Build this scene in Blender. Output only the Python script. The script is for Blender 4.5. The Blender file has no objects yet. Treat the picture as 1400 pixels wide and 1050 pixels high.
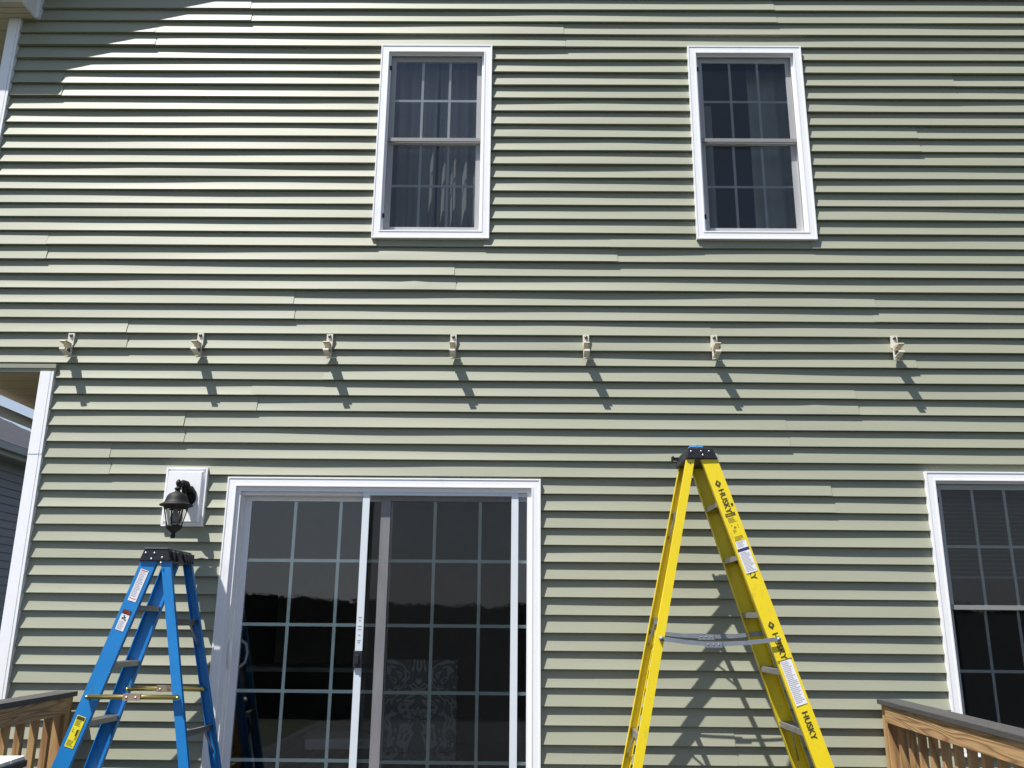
import bpy, bmesh, math, random
from mathutils import Vector, Matrix, noise

random.seed(7)
S = bpy.context.scene
COL = S.collection
R = math.radians

# ------------------------------------------------------------------ camera
CAM_D, PITCH, ROLL, YAW = 5.3526, 0.26546, 0.00898, -0.00907
cam = bpy.data.cameras.new('camera'); cam_o = bpy.data.objects.new('camera', cam); COL.objects.link(cam_o)
cam.sensor_width = 36; cam.lens = 1205/1400*36; cam.clip_start = 0.05; cam.clip_end = 2000
fwd = Vector((math.sin(YAW)*math.cos(PITCH), math.cos(YAW)*math.cos(PITCH), math.sin(PITCH)))
rt = Vector((math.cos(YAW), -math.sin(YAW), 0)); up = rt.cross(fwd)
r2 = rt*math.cos(ROLL)+up*math.sin(ROLL); u2 = -rt*math.sin(ROLL)+up*math.cos(ROLL)
M = Matrix((( r2.x, u2.x, -fwd.x, 0), (r2.y, u2.y, -fwd.y, -CAM_D), (r2.z, u2.z, -fwd.z, 0), (0, 0, 0, 1)))
cam_o.matrix_world = M
S.camera = cam_o

# ------------------------------------------------------------------ light
TO_SUN = Vector((-1.2, -1.0, 3.1)).normalized()
w = bpy.data.worlds.new('World'); S.world = w; w.use_nodes = True
nt = w.node_tree; bg = nt.nodes['Background']
sky = nt.nodes.new('ShaderNodeTexSky'); sky.sky_type = 'NISHITA'; sky.sun_disc = False
sky.sun_elevation = math.asin(TO_SUN.z); sky.sun_rotation = math.atan2(TO_SUN.x, TO_SUN.y)
sky.air_density = 1.0; sky.dust_density = 0.8; sky.altitude = 100
# bright summer haze low over the horizon, thinning upwards
wtc = nt.nodes.new('ShaderNodeTexCoord'); wsx = nt.nodes.new('ShaderNodeSeparateXYZ'); nt.links.new(wtc.outputs['Generated'], wsx.inputs[0])
wmr = nt.nodes.new('ShaderNodeMapRange'); wmr.interpolation_type = 'SMOOTHSTEP'
for k_, v_ in (('From Min', -.02), ('From Max', .42), ('To Min', .85), ('To Max', .0)): wmr.inputs[k_].default_value = v_
nt.links.new(wsx.outputs['Z'], wmr.inputs['Value'])
wmx = nt.nodes.new('ShaderNodeMix'); wmx.data_type = 'RGBA'; wmx.inputs['B'].default_value = (5.1, 5.4, 6.0, 1)
nt.links.new(wmr.outputs[0], wmx.inputs['Factor']); nt.links.new(sky.outputs[0], wmx.inputs['A'])
nt.links.new(wmx.outputs['Result'], bg.inputs[0]); bg.inputs[1].default_value = 0.080
sun = bpy.data.lights.new('sun', 'SUN'); sun.energy = 5.0; sun.angle = R(0.53); sun.color = (1.0, 0.965, 0.91)
sun_o = bpy.data.objects.new('sun', sun); COL.objects.link(sun_o)
sun_o.rotation_euler = TO_SUN.to_track_quat('Z', 'Y').to_euler()
S.view_settings.view_transform = 'Standard'; S.view_settings.look = 'None'
S.view_settings.gamma = 1; S.view_settings.exposure = 0.72

# ------------------------------------------------------------------ helpers
def mat(name, col, rough=0.5, var=0.06, scale=6.0, stretch=(1, 1, 1), bump=0.0, bscale=40.0, metal=0.0, spec=0.5, col2=None, coat=0.0):
    m = bpy.data.materials.new(name); m.use_nodes = True
    n = m.node_tree.nodes; l = m.node_tree.links; b = n['Principled BSDF']
    tc = n.new('ShaderNodeTexCoord'); mp = n.new('ShaderNodeMapping'); mp.inputs['Scale'].default_value = stretch
    l.new(tc.outputs['Object'], mp.inputs['Vector'])
    nz = n.new('ShaderNodeTexNoise'); nz.inputs['Scale'].default_value = scale; nz.inputs['Detail'].default_value = 5
    l.new(mp.outputs[0], nz.inputs['Vector'])
    mx = n.new('ShaderNodeMix'); mx.data_type = 'RGBA'
    c2 = col2 or tuple(max(0, c*(1+2*var)) for c in col)
    c1 = tuple(max(0, c*(1-2*var)) for c in col) if not col2 else col
    mx.inputs['A'].default_value = (*c1, 1); mx.inputs['B'].default_value = (*c2, 1)
    l.new(nz.outputs['Fac'], mx.inputs['Factor']); l.new(mx.outputs['Result'], b.inputs['Base Color'])
    b.inputs['Roughness'].default_value = rough; b.inputs['Metallic'].default_value = metal
    b.inputs['Specular IOR Level'].default_value = spec; b.inputs['Coat Weight'].default_value = coat
    if bump > 0:
        nb = n.new('ShaderNodeTexNoise'); nb.inputs['Scale'].default_value = bscale; nb.inputs['Detail'].default_value = 4
        l.new(mp.outputs[0], nb.inputs['Vector'])
        bp = n.new('ShaderNodeBump'); bp.inputs['Strength'].default_value = 1; bp.inputs['Distance'].default_value = bump
        l.new(nb.outputs['Fac'], bp.inputs['Height']); l.new(bp.outputs[0], b.inputs['Normal'])
    m['bsdf'] = 1
    return m

def wood(name, c1, c2, c3, axis='Y', ring=26, rough=0.75):
    m = bpy.data.materials.new(name); m.use_nodes = True
    n = m.node_tree.nodes; l = m.node_tree.links; b = n['Principled BSDF']
    tc = n.new('ShaderNodeTexCoord'); mp = n.new('ShaderNodeMapping')
    mp.inputs['Scale'].default_value = {'X': (.22, 1, 1), 'Y': (1, .13, 1), 'Z': (1, 1, .22)}[axis]
    l.new(tc.outputs['Object'], mp.inputs['Vector'])
    nz = n.new('ShaderNodeTexNoise'); nz.inputs['Scale'].default_value = 5; nz.inputs['Detail'].default_value = 2; nz.inputs['Distortion'].default_value = .6
    l.new(mp.outputs[0], nz.inputs['Vector'])
    mul = n.new('ShaderNodeMath'); mul.operation = 'MULTIPLY'; mul.inputs[1].default_value = ring; l.new(nz.outputs['Fac'], mul.inputs[0])
    fr = n.new('ShaderNodeMath'); fr.operation = 'PINGPONG'; fr.inputs[1].default_value = 1; l.new(mul.outputs[0], fr.inputs[0])
    rp = n.new('ShaderNodeValToRGB'); l.new(fr.outputs[0], rp.inputs[0])
    rp.color_ramp.elements[0].position = .05; rp.color_ramp.elements[0].color = (*c1, 1)
    rp.color_ramp.elements[1].position = .95; rp.color_ramp.elements[1].color = (*c3, 1)
    e = rp.color_ramp.elements.new(.6); e.color = (*c2, 1)
    n2 = n.new('ShaderNodeTexNoise'); n2.inputs['Scale'].default_value = 60; l.new(mp.outputs[0], n2.inputs['Vector'])
    mx = n.new('ShaderNodeMix'); mx.data_type = 'RGBA'; mx.blend_type = 'MULTIPLY'; mx.inputs['Factor'].default_value = .35
    l.new(rp.outputs[0], mx.inputs['A']); l.new(n2.outputs['Color'], mx.inputs['B']); l.new(mx.outputs['Result'], b.inputs['Base Color'])
    b.inputs['Roughness'].default_value = rough
    bp = n.new('ShaderNodeBump'); bp.inputs['Distance'].default_value = .0008; l.new(fr.outputs[0], bp.inputs['Height']); l.new(bp.outputs[0], b.inputs['Normal'])
    return m

def glassmat(name, tint, refl, rough=0.0):
    m = bpy.data.materials.new(name); m.use_nodes = True
    n = m.node_tree.nodes; l = m.node_tree.links; n.remove(n['Principled BSDF'])
    out = n['Material Output']; tr = n.new('ShaderNodeBsdfTransparent'); tr.inputs[0].default_value = (*tint, 1)
    gl = n.new('ShaderNodeBsdfGlossy'); gl.inputs['Roughness'].default_value = rough; gl.inputs['Color'].default_value = (.95, .97, 1, 1)
    fr = n.new('ShaderNodeFresnel'); fr.inputs[0].default_value = 1.5
    mu = n.new('ShaderNodeMath'); mu.operation = 'MULTIPLY'; mu.use_clamp = True; mu.inputs[1].default_value = refl; l.new(fr.outputs[0], mu.inputs[0])
    tc = n.new('ShaderNodeTexCoord'); nz = n.new('ShaderNodeTexNoise'); nz.inputs['Scale'].default_value = 1.6; l.new(tc.outputs['Object'], nz.inputs[0])
    bp = n.new('ShaderNodeBump'); bp.inputs['Distance'].default_value = .0006; l.new(nz.outputs[0], bp.inputs['Height']); l.new(bp.outputs[0], gl.inputs['Normal'])
    mx = n.new('ShaderNodeMixShader'); l.new(mu.outputs[0], mx.inputs[0]); l.new(tr.outputs[0], mx.inputs[1]); l.new(gl.outputs[0], mx.inputs[2])
    l.new(mx.outputs[0], out.inputs[0]); return m

def meshmat(name, col, cover):
    m = bpy.data.materials.new(name); m.use_nodes = True
    n = m.node_tree.nodes; l = m.node_tree.links; b = n['Principled BSDF']; b.inputs['Base Color'].default_value = (*col, 1); b.inputs['Roughness'].default_value = .8; b.inputs['Specular IOR Level'].default_value = .1
    tr = n.new('ShaderNodeBsdfTransparent'); mx = n.new('ShaderNodeMixShader')
    tc = n.new('ShaderNodeTexCoord'); nz = n.new('ShaderNodeTexNoise'); nz.inputs['Scale'].default_value = 3; nz.inputs['Detail'].default_value = 3; l.new(tc.outputs['Object'], nz.inputs[0])
    mr = n.new('ShaderNodeMapRange'); mr.inputs['To Min'].default_value = cover-.06; mr.inputs['To Max'].default_value = cover+.06; l.new(nz.outputs[0], mr.inputs[0])
    l.new(mr.outputs[0], mx.inputs[0]); l.new(tr.outputs[0], mx.inputs[1]); l.new(b.outputs[0], mx.inputs[2]); l.new(mx.outputs[0], n['Material Output'].inputs[0])
    return m

class MB:
    def __init__(s): s.v = []; s.f = []; s.sm = []
    def add(s, vs, fs, smooth=False):
        o = len(s.v); s.v += [tuple(v) for v in vs]
        for f in fs: s.f.append(tuple(i+o for i in f)); s.sm.append(smooth)
        return s
    def box(s, x0, x1, y0, y1, z0, z1):
        return s.add([(x0,y0,z0),(x1,y0,z0),(x1,y1,z0),(x0,y1,z0),(x0,y0,z1),(x1,y0,z1),(x1,y1,z1),(x0,y1,z1)],
                     [(0,3,2,1),(4,5,6,7),(0,1,5,4),(1,2,6,5),(2,3,7,6),(3,0,4,7)])
    def hexa(s, a, b):   # a,b: lists of 4 points (bottom loop, top loop)
        return s.add(list(a)+list(b), [(3,2,1,0),(4,5,6,7),(0,1,5,4),(1,2,6,5),(2,3,7,6),(3,0,4,7)])
    def bar(s, p, q, w, h, up=(0,0,1), w2=None, h2=None):
        p = Vector(p); q = Vector(q); d = (q-p).normalized(); up = Vector(up)
        a = d.cross(up)
        if a.length < 1e-4: a = d.cross(Vector((1,0,0)))
        a.normalize(); b = a.cross(d).normalized(); w2 = w2 or w; h2 = h2 or h
        def L(c, w, h): return [c-a*w/2-b*h/2, c+a*w/2-b*h/2, c+a*w/2+b*h/2, c-a*w/2+b*h/2]
        return s.hexa(L(p,w,h), L(q,w2,h2))
    def tube(s, pts, r, n=10, caps=True):
        pts = [Vector(p) for p in pts]; rs = r if isinstance(r, (list, tuple)) else [r]*len(pts); vs = []
        pa = None
        for i, p in enumerate(pts):
            d = (pts[min(i+1, len(pts)-1)]-pts[max(i-1, 0)]).normalized()
            if pa is None:
                pa = d.cross(Vector((0,0,1)));
                if pa.length < 1e-3: pa = d.cross(Vector((0,1,0)))
            pa = (pa-d*pa.dot(d)).normalized(); b = d.cross(pa)
            for k in range(n):
                t = 2*math.pi*k/n; vs.append(p+(pa*math.cos(t)+b*math.sin(t))*rs[i])
        fs = [(i*n+k, i*n+(k+1)%n, (i+1)*n+(k+1)%n, (i+1)*n+k) for i in range(len(pts)-1) for k in range(n)]
        if caps: fs += [tuple(range(n))[::-1], tuple(range((len(pts)-1)*n, len(pts)*n))]
        return s.add(vs, fs, True)
    def lathe(s, c, prof, n=24, sq=1.0):
        vs = [(c[0]+r*math.cos(2*math.pi*k/n), c[1]+r*sq*math.sin(2*math.pi*k/n), c[2]+z) for r, z in prof for k in range(n)]
        fs = [(i*n+k, i*n+(k+1)%n, (i+1)*n+(k+1)%n, (i+1)*n+k) for i in range(len(prof)-1) for k in range(n)]
        return s.add(vs, fs, True)
    def poly(s, pts, d):      # prism: polygon pts extruded by vector d
        d = Vector(d); n = len(pts); a = [Vector(p) for p in pts]
        return s.add(a+[p+d for p in a], [tuple(range(n))[::-1], tuple(range(n, 2*n))]+[(i, (i+1)%n, n+(i+1)%n, n+i) for i in range(n)])
    def build(s, name, m, parent=None, bevel=0, recalc=True, **kw):
        me = bpy.data.meshes.new(name); me.from_pydata(s.v, [], s.f)
        me.polygons.foreach_set('use_smooth', s.sm); me.update()
        if recalc:
            bm = bmesh.new(); bm.from_mesh(me); bmesh.ops.recalc_face_normals(bm, faces=bm.faces)
            if bevel:
                es = [e for e in bm.edges if len(e.link_faces) == 2 and e.calc_face_angle(0) > .6]
                bmesh.ops.bevel(bm, geom=es, offset=bevel, segments=2, affect='EDGES', profile=.6)
            bm.to_mesh(me); bm.free()
        for mm in (m if isinstance(m, (list, tuple)) else [m]): me.materials.append(mm)
        o = bpy.data.objects.new(name, me); COL.objects.link(o)
        if parent: o.parent = parent
        return tag(o, **kw)

def tag(o, label=None, cat=None, group=None, kind=None):
    if label: o['label'] = label
    if cat: o['category'] = cat
    if group: o['group'] = group
    if kind: o['kind'] = kind
    return o
def empty(name, loc=(0,0,0), **kw):
    o = bpy.data.objects.new(name, None); o.location = loc; o.empty_display_size = .1; COL.objects.link(o); return tag(o, **kw)
def copy_tree(o, parent=None):
    c = o.copy(); COL.objects.link(c); c.parent = parent
    if parent: c.matrix_parent_inverse = o.matrix_parent_inverse.copy()
    for ch in [q for q in list(o.children)]: copy_tree(ch, c)
    return c

# ------------------------------------------------------------------ materials
SIDING = mat('sage_vinyl', (.270,.279,.206), rough=.56, var=.012, scale=1.3, stretch=(1,1,3), bump=.00022, bscale=22, spec=.60)
SIDING_N = mat('slate_vinyl', (.165,.172,.185), rough=.5, var=.05)
n_ = SIDING.node_tree
for nd in n_.nodes:                                     # embossed grain runs along the boards
    if nd.type == 'TEX_NOISE' and abs(nd.inputs['Scale'].default_value-22) < .1:
        mp = n_.nodes.new('ShaderNodeMapping'); mp.inputs['Scale'].default_value = (.35, 1, 14)
        tc = [q for q in n_.nodes if q.type == 'TEX_COORD'][0]
        n_.links.new(tc.outputs['Object'], mp.inputs[0]); n_.links.new(mp.outputs[0], nd.inputs['Vector'])
WHITE = mat('white_vinyl', (.86,.86,.875), rough=.42, var=.015, scale=3)
WHITE2 = mat('white_frame', (.80,.80,.82), rough=.45, var=.02, scale=4)
SCRFRAME = mat('screen_aluminium', (.66,.71,.76), rough=.4, var=.02, scale=5)
GREYFR = mat('grey_screen_vinyl', (.24,.24,.235), rough=.5, var=.03, scale=6)  # even mid grey of the window screen frames
GRILLE = mat('pale_green_grille', (.84,.93,.89), rough=.5, var=.03)
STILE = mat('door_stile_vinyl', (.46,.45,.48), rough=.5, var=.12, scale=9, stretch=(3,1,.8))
CREAM = mat('cream_soffit', (.62,.54,.42), rough=.55, var=.03, scale=3)
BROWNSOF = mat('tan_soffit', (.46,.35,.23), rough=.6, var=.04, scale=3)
GLASS = glassmat('window_glass', (.93,.955,.95), 2.2, .008)
SCREEN = meshmat('insect_screen', (.010,.011,.012), .34)
SCREEN2 = meshmat('window_screen', (.014,.015,.017), .32)
def scuff(m, dark, amount, stretch):
    n = m.node_tree.nodes; l = m.node_tree.links; b = n['Principled BSDF']; src = b.inputs['Base Color'].links[0].from_socket
    tc = n.new('ShaderNodeTexCoord'); mp = n.new('ShaderNodeMapping'); mp.inputs['Scale'].default_value = stretch; l.new(tc.outputs['Object'], mp.inputs[0])
    nz = n.new('ShaderNodeTexNoise'); nz.inputs['Scale'].default_value = 9; nz.inputs['Detail'].default_value = 8; nz.inputs['Roughness'].default_value = .75; l.new(mp.outputs[0], nz.inputs[0])
    rp = n.new('ShaderNodeMapRange')
    for k_, v_ in (('From Min', .56), ('From Max', .72), ('To Min', 0), ('To Max', amount)): rp.inputs[k_].default_value = v_
    l.new(nz.outputs[0], rp.inputs['Value'])
    mx = n.new('ShaderNodeMix'); mx.data_type = 'RGBA'; mx.inputs['B'].default_value = (*dark, 1); l.new(rp.outputs[0], mx.inputs['Factor']); l.new(src, mx.inputs['A']); l.new(mx.outputs['Result'], b.inputs['Base Color'])
    return m
YEL = mat('yellow_fibreglass', (.76,.585,.012), rough=.42, var=.03, scale=7, bump=.0002, bscale=90)
BLU = mat('blue_fibreglass', (.010,.195,.52), rough=.45, var=.06, scale=7, bump=.0002, bscale=90)
scuff(YEL, (.30,.22,.05), .55, (2.5,2.5,1)); scuff(BLU, (.05,.10,.16), .6, (2.5,2.5,1)); scuff(WHITE, (.50,.50,.47), .28, (1,1,.6)); scuff(PAPER_, (.45,.40,.33), .6, (3,3,3)) if False else None
BLACKP = mat('black_plastic', (.012,.012,.020), rough=.5, var=.1, scale=20)
BLACKM = mat('black_cast_metal', (.005,.005,.0055), rough=.62, var=.15, scale=30, bump=.0006, bscale=160, spec=.35)
ALU = mat('aluminium', (.36,.36,.355), rough=.42, var=.06, scale=18, metal=.75)
STEEL = mat('grey_steel', (.27,.30,.34), rough=.55, var=.1, scale=30, metal=.5)
BRASS = mat('zinc_gold_tube', (.62,.46,.14), rough=.28, var=.12, scale=9, metal=.95)
RIVET = mat('bright_rivet', (.75,.76,.8), rough=.3, metal=.7)
PAPER = mat('white_sticker', (.72,.72,.76), rough=.6, var=.04, scale=60)
INK = mat('black_ink', (.05,.045,.012), rough=.6)
scuff(PAPER, (.42,.38,.32), .6, (3,3,3)); scuff(SIDING, (.20,.205,.15), .22, (.5,1,2.2))
INKG = mat('grey_ink', (.30,.30,.34), rough=.6)
REDI = mat('red_ink', (.55,.03,.03), rough=.6)
NAVY = mat('navy_ink', (.02,.03,.12), rough=.6)
YELST = mat('yellow_sticker', (.80,.70,.02), rough=.55, var=.03, scale=40)
BLUETRAY = mat('blue_tray', (.08,.33,.75), rough=.45)
BRKT = mat('cream_painted_metal', (.66,.63,.54), rough=.45, var=.05, scale=25)
BRKTD = mat('tan_jaw_metal', (.50,.44,.34), rough=.55, var=.12, scale=35)  # mottled tan, darker than the cream of the plate
BOLT = mat('dull_bolt', (.12,.12,.125), rough=.4, metal=.8, var=.15, scale=60)
PT = wood('treated_pine_y', (.54,.34,.16), (.43,.26,.115), (.25,.135,.06), 'Y', ring=38)
PTZ = wood('treated_pine_z', (.54,.325,.14), (.44,.25,.10), (.28,.145,.055), 'Z', ring=11)
CAPW = mat('weathered_grey_cap', (.058,.056,.055), rough=.7, var=.14, scale=9, stretch=(6,.6,6), bump=.0012, bscale=30)
DECKM = wood('deck_boards', (.062,.060,.060), (.055,.053,.052), (.042,.040,.040), 'Y', ring=9)
SHING = mat('grey_shingles', (.045,.045,.055), rough=.9, var=.35, scale=9, stretch=(1,3,1), bump=.006, bscale=9)
DARKIN = mat('interior_paint', (.5,.46,.40), rough=.8)
FLOORIN = mat('interior_floor', (.30,.22,.14), rough=.4)
FABRIC = mat('curtain_cloth', (.36,.38,.38), rough=.9, var=.03)

# ================================================================== SETTING
def grass_mat():
    m = mat('lawn', (.02,.028,.012), rough=.9, var=.3, scale=1.5, bump=.02, bscale=30, col2=(.03,.038,.018)); return m
g = MB(); g.add([(-400,-400,-2.7),(400,-400,-2.7),(400,400,-2.7),(-400,400,-2.7)], [(0,1,2,3)])
g.build('lawn_ground', grass_mat(), kind='structure')

# ---- the distant wood behind the viewer, mirrored in the door glass
wd = MB(); rw = random.Random(3)
def wtop(x): return .62+.42*noise.noise(Vector((x*.17, 3.1, 0)))+.22*noise.noise(Vector((x*.8, 9, 0)))+.10*noise.noise(Vector((x*2.6, 4, 0)))
bk = []
for i in range(1801):
    x = -45+i*.05; bk += [(x, -23, -2.8), (x+.05, -22.6, wtop(x)-.02+.05*noise.noise(Vector((x*9, 2, 0))))]
wd.add(bk, [(2*i, 2*i+1, 2*i+3, 2*i+2) for i in range(1800)])
for i in range(26000):
    x = rw.uniform(-45, 45); top = wtop(x)+.015; z = top-(top+2.7)*rw.random()**2.6
    y = -22.2+rw.uniform(-.8, .8)
    s_ = rw.uniform(.02, .05); d1 = Vector((rw.uniform(-1,1), rw.uniform(-1,1), rw.uniform(-1,1))).normalized(); d2 = d1.orthogonal().normalized()
    c = Vector((x, y, z)); wd.add([c-d1*s_, c-d2*s_*.7, c+d1*s_, c+d2*s_*.7], [(0,1,2,3)])
wd.build('distant_wood', mat('wood_foliage', (.016,.024,.011), rough=.9, var=.3, scale=2), recalc=False, kind='stuff')

# ================================================================== HOUSE
house = empty('house', (0, .15, -1.33), label='two storey house clad in sage green vinyl siding with white trim', cat='house')
HP = house
def hpart(mb, name, m, parent=None, **kw):
    o = mb.build(name, m, None, **kw); p = parent or HP
    o.parent = p
    mw = Matrix.Identity(4); q = p
    while q is not None: mw = Matrix.Translation(q.location) @ mw if q.parent is None else mw; q = q.parent
    o.matrix_parent_inverse = Matrix.Translation(-Vector(HP.location)) if p is HP else Matrix.Identity(4)
    return o
# parts keep world coordinates: the first level is offset back by the empty's location, the second level inherits it

Z0, E, P = 4.2174, .1016, .0248
WINS = {'w1': (-.984, -.208, 2.443, 3.913), 'w2': (1.157, 1.946, 2.447, 3.911), 'w3': (2.472, 3.262, -.70, .917)}
DOOR = (-1.779, .131, -1.30, .852)
OPEN = [(a+.035, b-.035, c+.035, d-.035) for a, b, c, d in WINS.values()]+[(DOOR[0]+.035, DOOR[1]-.035, DOOR[2]+.03, DOOR[3]-.035)]
SEAMS = {0: [-1.934, 1.798], 2: [-2.593, .30, 3.9], 18: [-3.125, .629, 4.4], 20: [-.425, 3.3], 22: [-1.461, 2.293], 24: [-2.519, 1.229, 4.9],
         26: [-1.219, 2.513], 28: [-1.652, 2.109], 30: [-2.086, 1.663, 5.1], 32: [-2.524, 1.227, 4.7], 34: [1.907], 36: [3.7], 4: [4.1], 6: [-3.2, 3.0],
         8: [4.6], 10: [2.7], 12: [5.0], 14: [3.4], 16: [4.0], 48: [1.237]}
APEX_X, RAKE_S = 2.0, .63
def rake_z(x): return 4.29+.63*((x+3.43) if x < APEX_X else (2*APEX_X-x+3.43))
BUMPS = [(21, -.68, .05, .0035), (29, 1.86, .07, .003), (8, .55, .3, .002), (10, -.2, .4, .0015), (13, 1.0, .25, .0015), (17, -1.3, .4, .0015), (14, -2.6, .5, -.002),
         (24, .25, .25, .002), (11, .66, .18, .0022), (22, 1.45, .3, .0018), (33, 1.9, .3, .0015), (31, 2.4, .2, .0015), (19, -.9, .3, .0018)]
sd = MB()
def course(n, x0, x1, seg, zlo=None, zhi=None, cap_r=False, cap_l=False, over=0):
    zl = Z0-n*E; zt = zl+E
    zlo = zl if zlo is None else max(zl, zlo); zhi = zt if zhi is None else min(zt, zhi)
    if zhi-zlo < .002 or x1-x0 < .004: return
    rs = random.Random(seg); pan = n//2
    offy = rs.uniform(-.0004, .0004)+over; offz = rs.uniform(-.0014, .0014); ph = rs.uniform(0, 50)
    k = max(1, int((x1-x0)/.09)); xs = [x0+(x1-x0)*i/k for i in range(k+1)]
    rows = []
    fr = [(zt-zhi)/E, .35, .68, 1-.022, 1.0] if zhi < zt-1e-6 else [0, .35, .68, .978, 1.0]
    fr = [min(max(q, (zt-zhi)/E), (zt-zlo)/E) for q in fr]
    for x in xs:
        a = noise.noise(Vector((x*.75, n*7.3, ph)))*.0050+noise.noise(Vector((x*2.3, n*3.3, ph)))*.0008
        b = noise.noise(Vector((x*.8, n*5.1+40, ph)))*.0046+noise.noise(Vector((x*3.1, n*2.3+60, ph)))*.0006
        dz = offz+noise.noise(Vector((x*.35, pan*9.1, ph+7)))*.0016
        for bn, bx, bw, ba in BUMPS:
            if bn == n: b -= ba*math.exp(-((x-bx)/bw)**2)
        row = []
        for j, s_ in enumerate(fr):
            y = P*(1-s_)+a*s_+b*math.sin(math.pi*min(s_*.9+.1, 1))+offy+.0016*math.sin(math.pi*min(s_, 1))
            z = zt-s_*E+dz
            if s_ > .999: y += .0012
            row.append((x, y, z))
        rows.append(row)
    m = len(fr)
    sd.add([v for r in rows for v in r], [(i*m+j, i*m+j+1, (i+1)*m+j+1, (i+1)*m+j) for i in range(k) for j in range(m-2)], True)
    sd.add([v for r in rows for v in r], [(i*m+m-2, i*m+m-1, (i+1)*m+m-1, (i+1)*m+m-2) for i in range(k)], False)
    if zlo <= zl+1e-6:      # underside of the lip
        vs = []
        for r in rows: vs += [r[-1], (r[-1][0], P+.004, r[-1][2]+.002)]
        sd.add(vs, [(2*i, 2*i+1, 2*i+3, 2*i+2) for i in range(k)], False)
    for flag, r in ((cap_r, rows[-1]), (cap_l, rows[0])):
        if flag: sd.add(list(r)+[(q[0], q[1]+.0042, q[2]) for q in r], [(j, j+1, m+j+1, m+j) for j in range(m-1)])
for n in range(-35, 57):
    zl = Z0-n*E; zt = zl+E; zm = (zl+zt)/2
    xl = -3.60 if zl > 1.54 else -2.99; xr = 7.45
    if zt > 4.3:
        xl = max(xl, -3.43+(zl-4.29)/.63); xr = min(xr, 2*APEX_X+3.43-(zl-4.29)/.63)
    if xr-xl < .1: continue
    pr = n - (n % 2); ss = [x for x in SEAMS.get(pr, [random.Random(pr).uniform(-2, 5)] if pr < 0 or pr > 49 else []) if xl < x < xr]
    jit = .006*((n % 2)*2-1)
    ed = [xl]+[x+jit for x in sorted(ss)]+[xr]
    for si in range(len(ed)-1):
        a, b = ed[si]-(.03 if si else 0), ed[si+1]
        # split the run of this board around the openings it meets
        cuts = sorted({a, b}|{q for o in OPEN if o[2] < zt and o[3] > zl for q in (o[0], o[1]) if a < q < b})
        for c0, c1 in zip(cuts[:-1], cuts[1:]):
            mid = (c0+c1)/2; o = [o for o in OPEN if o[0] < mid < o[1] and o[2] < zt and o[3] > zl]
            seed = pr*101+si*13+5
            if not o: course(n, c0, c1, seed, cap_r=(c1 == b and si < len(ed)-2), over=-.0031*(len(ed)-2-si))
            else:
                o = o[0]
                if o[3] < zt: course(n, c0, c1, seed, zlo=o[3])
                if o[2] > zl: course(n, c0, c1, seed, zhi=o[2])
siding = hpart(sd, 'siding', SIDING, recalc=False)

# wall core with the same openings
wc = MB(); XS = sorted({-2.985, 7.45}|{q for o in OPEN for q in o[:2]}); ZS = sorted({-2.7, 1.6, 4.2}|{q for o in OPEN for q in o[2:]})
def cells(mb, XS, ZS, y0, y1):
    for z0, z1 in zip(ZS[:-1], ZS[1:]):
        run = None
        for x0, x1 in zip(XS[:-1], XS[1:]):
            mx, mz = (x0+x1)/2, (z0+z1)/2; hole = any(o[0] < mx < o[1] and o[2] < mz < o[3] for o in OPEN)
            if hole:
                if run: mb.box(run[0], run[1], y0, y1, z0, z1); run = None
            else: run = (run[0], x1) if run else (x0, x1)
        if run: mb.box(run[0], run[1], y0, y1, z0, z1)
cells(wc, XS, ZS, .034, .14)
wc.box(-3.59, -2.985, .034, .14, 1.6, 4.2)
wc.poly([(-3.59,.034,4.2),(7.45,.034,4.2),(APEX_X,.034,7.6)], (0,.1,0))
hpart(wc, 'wall', DARKIN)
# side walls and rear, roof
sw = MB(); sw.box(-2.985, -2.95, .14, 8, -2.7, 1.55); sw.box(-3.59, -3.55, .14, 8, 1.6, 4.2); sw.box(7.4, 7.45, .14, 8, -2.7, 4.2); sw.box(-3.55, 7.4, 7.9, 8, -2.7, 4.2)
hpart(sw, 'side_wall', SIDING)
rm = MB(); rm.box(-2.9, 7.35, .2, 7.8, -1.40, -1.34); hpart(rm, 'interior_floor', FLOORIN)
rm = MB(); rm.box(-2.9, 7.35, .2, 7.8, 1.35, 1.5); rm.box(-3.5, 7.35, .2, 7.8, 1.57, 1.65); rm.box(-3.5, 7.35, .2, 7.8, 4.15, 4.25); hpart(rm, 'ceiling', DARKIN)
rm = MB(); rm.box(-2.9, 7.3, 5.6, 5.7, -1.34, 1.35); rm.box(-3.5, 7.3, 3.2, 3.3, 1.65, 4.15); rm.box(.62, .70, .2, 3.2, 1.65, 4.15); rm.box(2.1, 2.18, .2, 5.6, -1.34, 1.35); hpart(rm, 'partition', DARKIN)
# lower foundation
fd = MB(); fd.box(-2.97, 7.44, .03, .1, -2.72, -1.6); 

# corner posts
def post(x0, x1, z0, z1, joint=None):
    p = MB(); yb = .03
    def seg(a, b, o=0):
        p.box(x0, x1-.020, -.016-o, yb, a, b); p.box(x1-.020, x1-.014, -.011-o, yb, a, b); p.box(x1-.014, x1, -.016-o, yb, a, b)
        p.box(x0-.004, x0+.004, -.012-o, .10, a, b)
    if joint: seg(joint, z1, .002); seg(z0, joint+.004, 0)
    else: seg(z0, z1)
    return p
hpart(post(-3.642, -3.558, 1.565, 4.12), 'corner_post', WHITE, bevel=0)
hpart(post(-3.028, -2.944, -2.6, 1.515, joint=.985), 'corner_post', WHITE)
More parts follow.
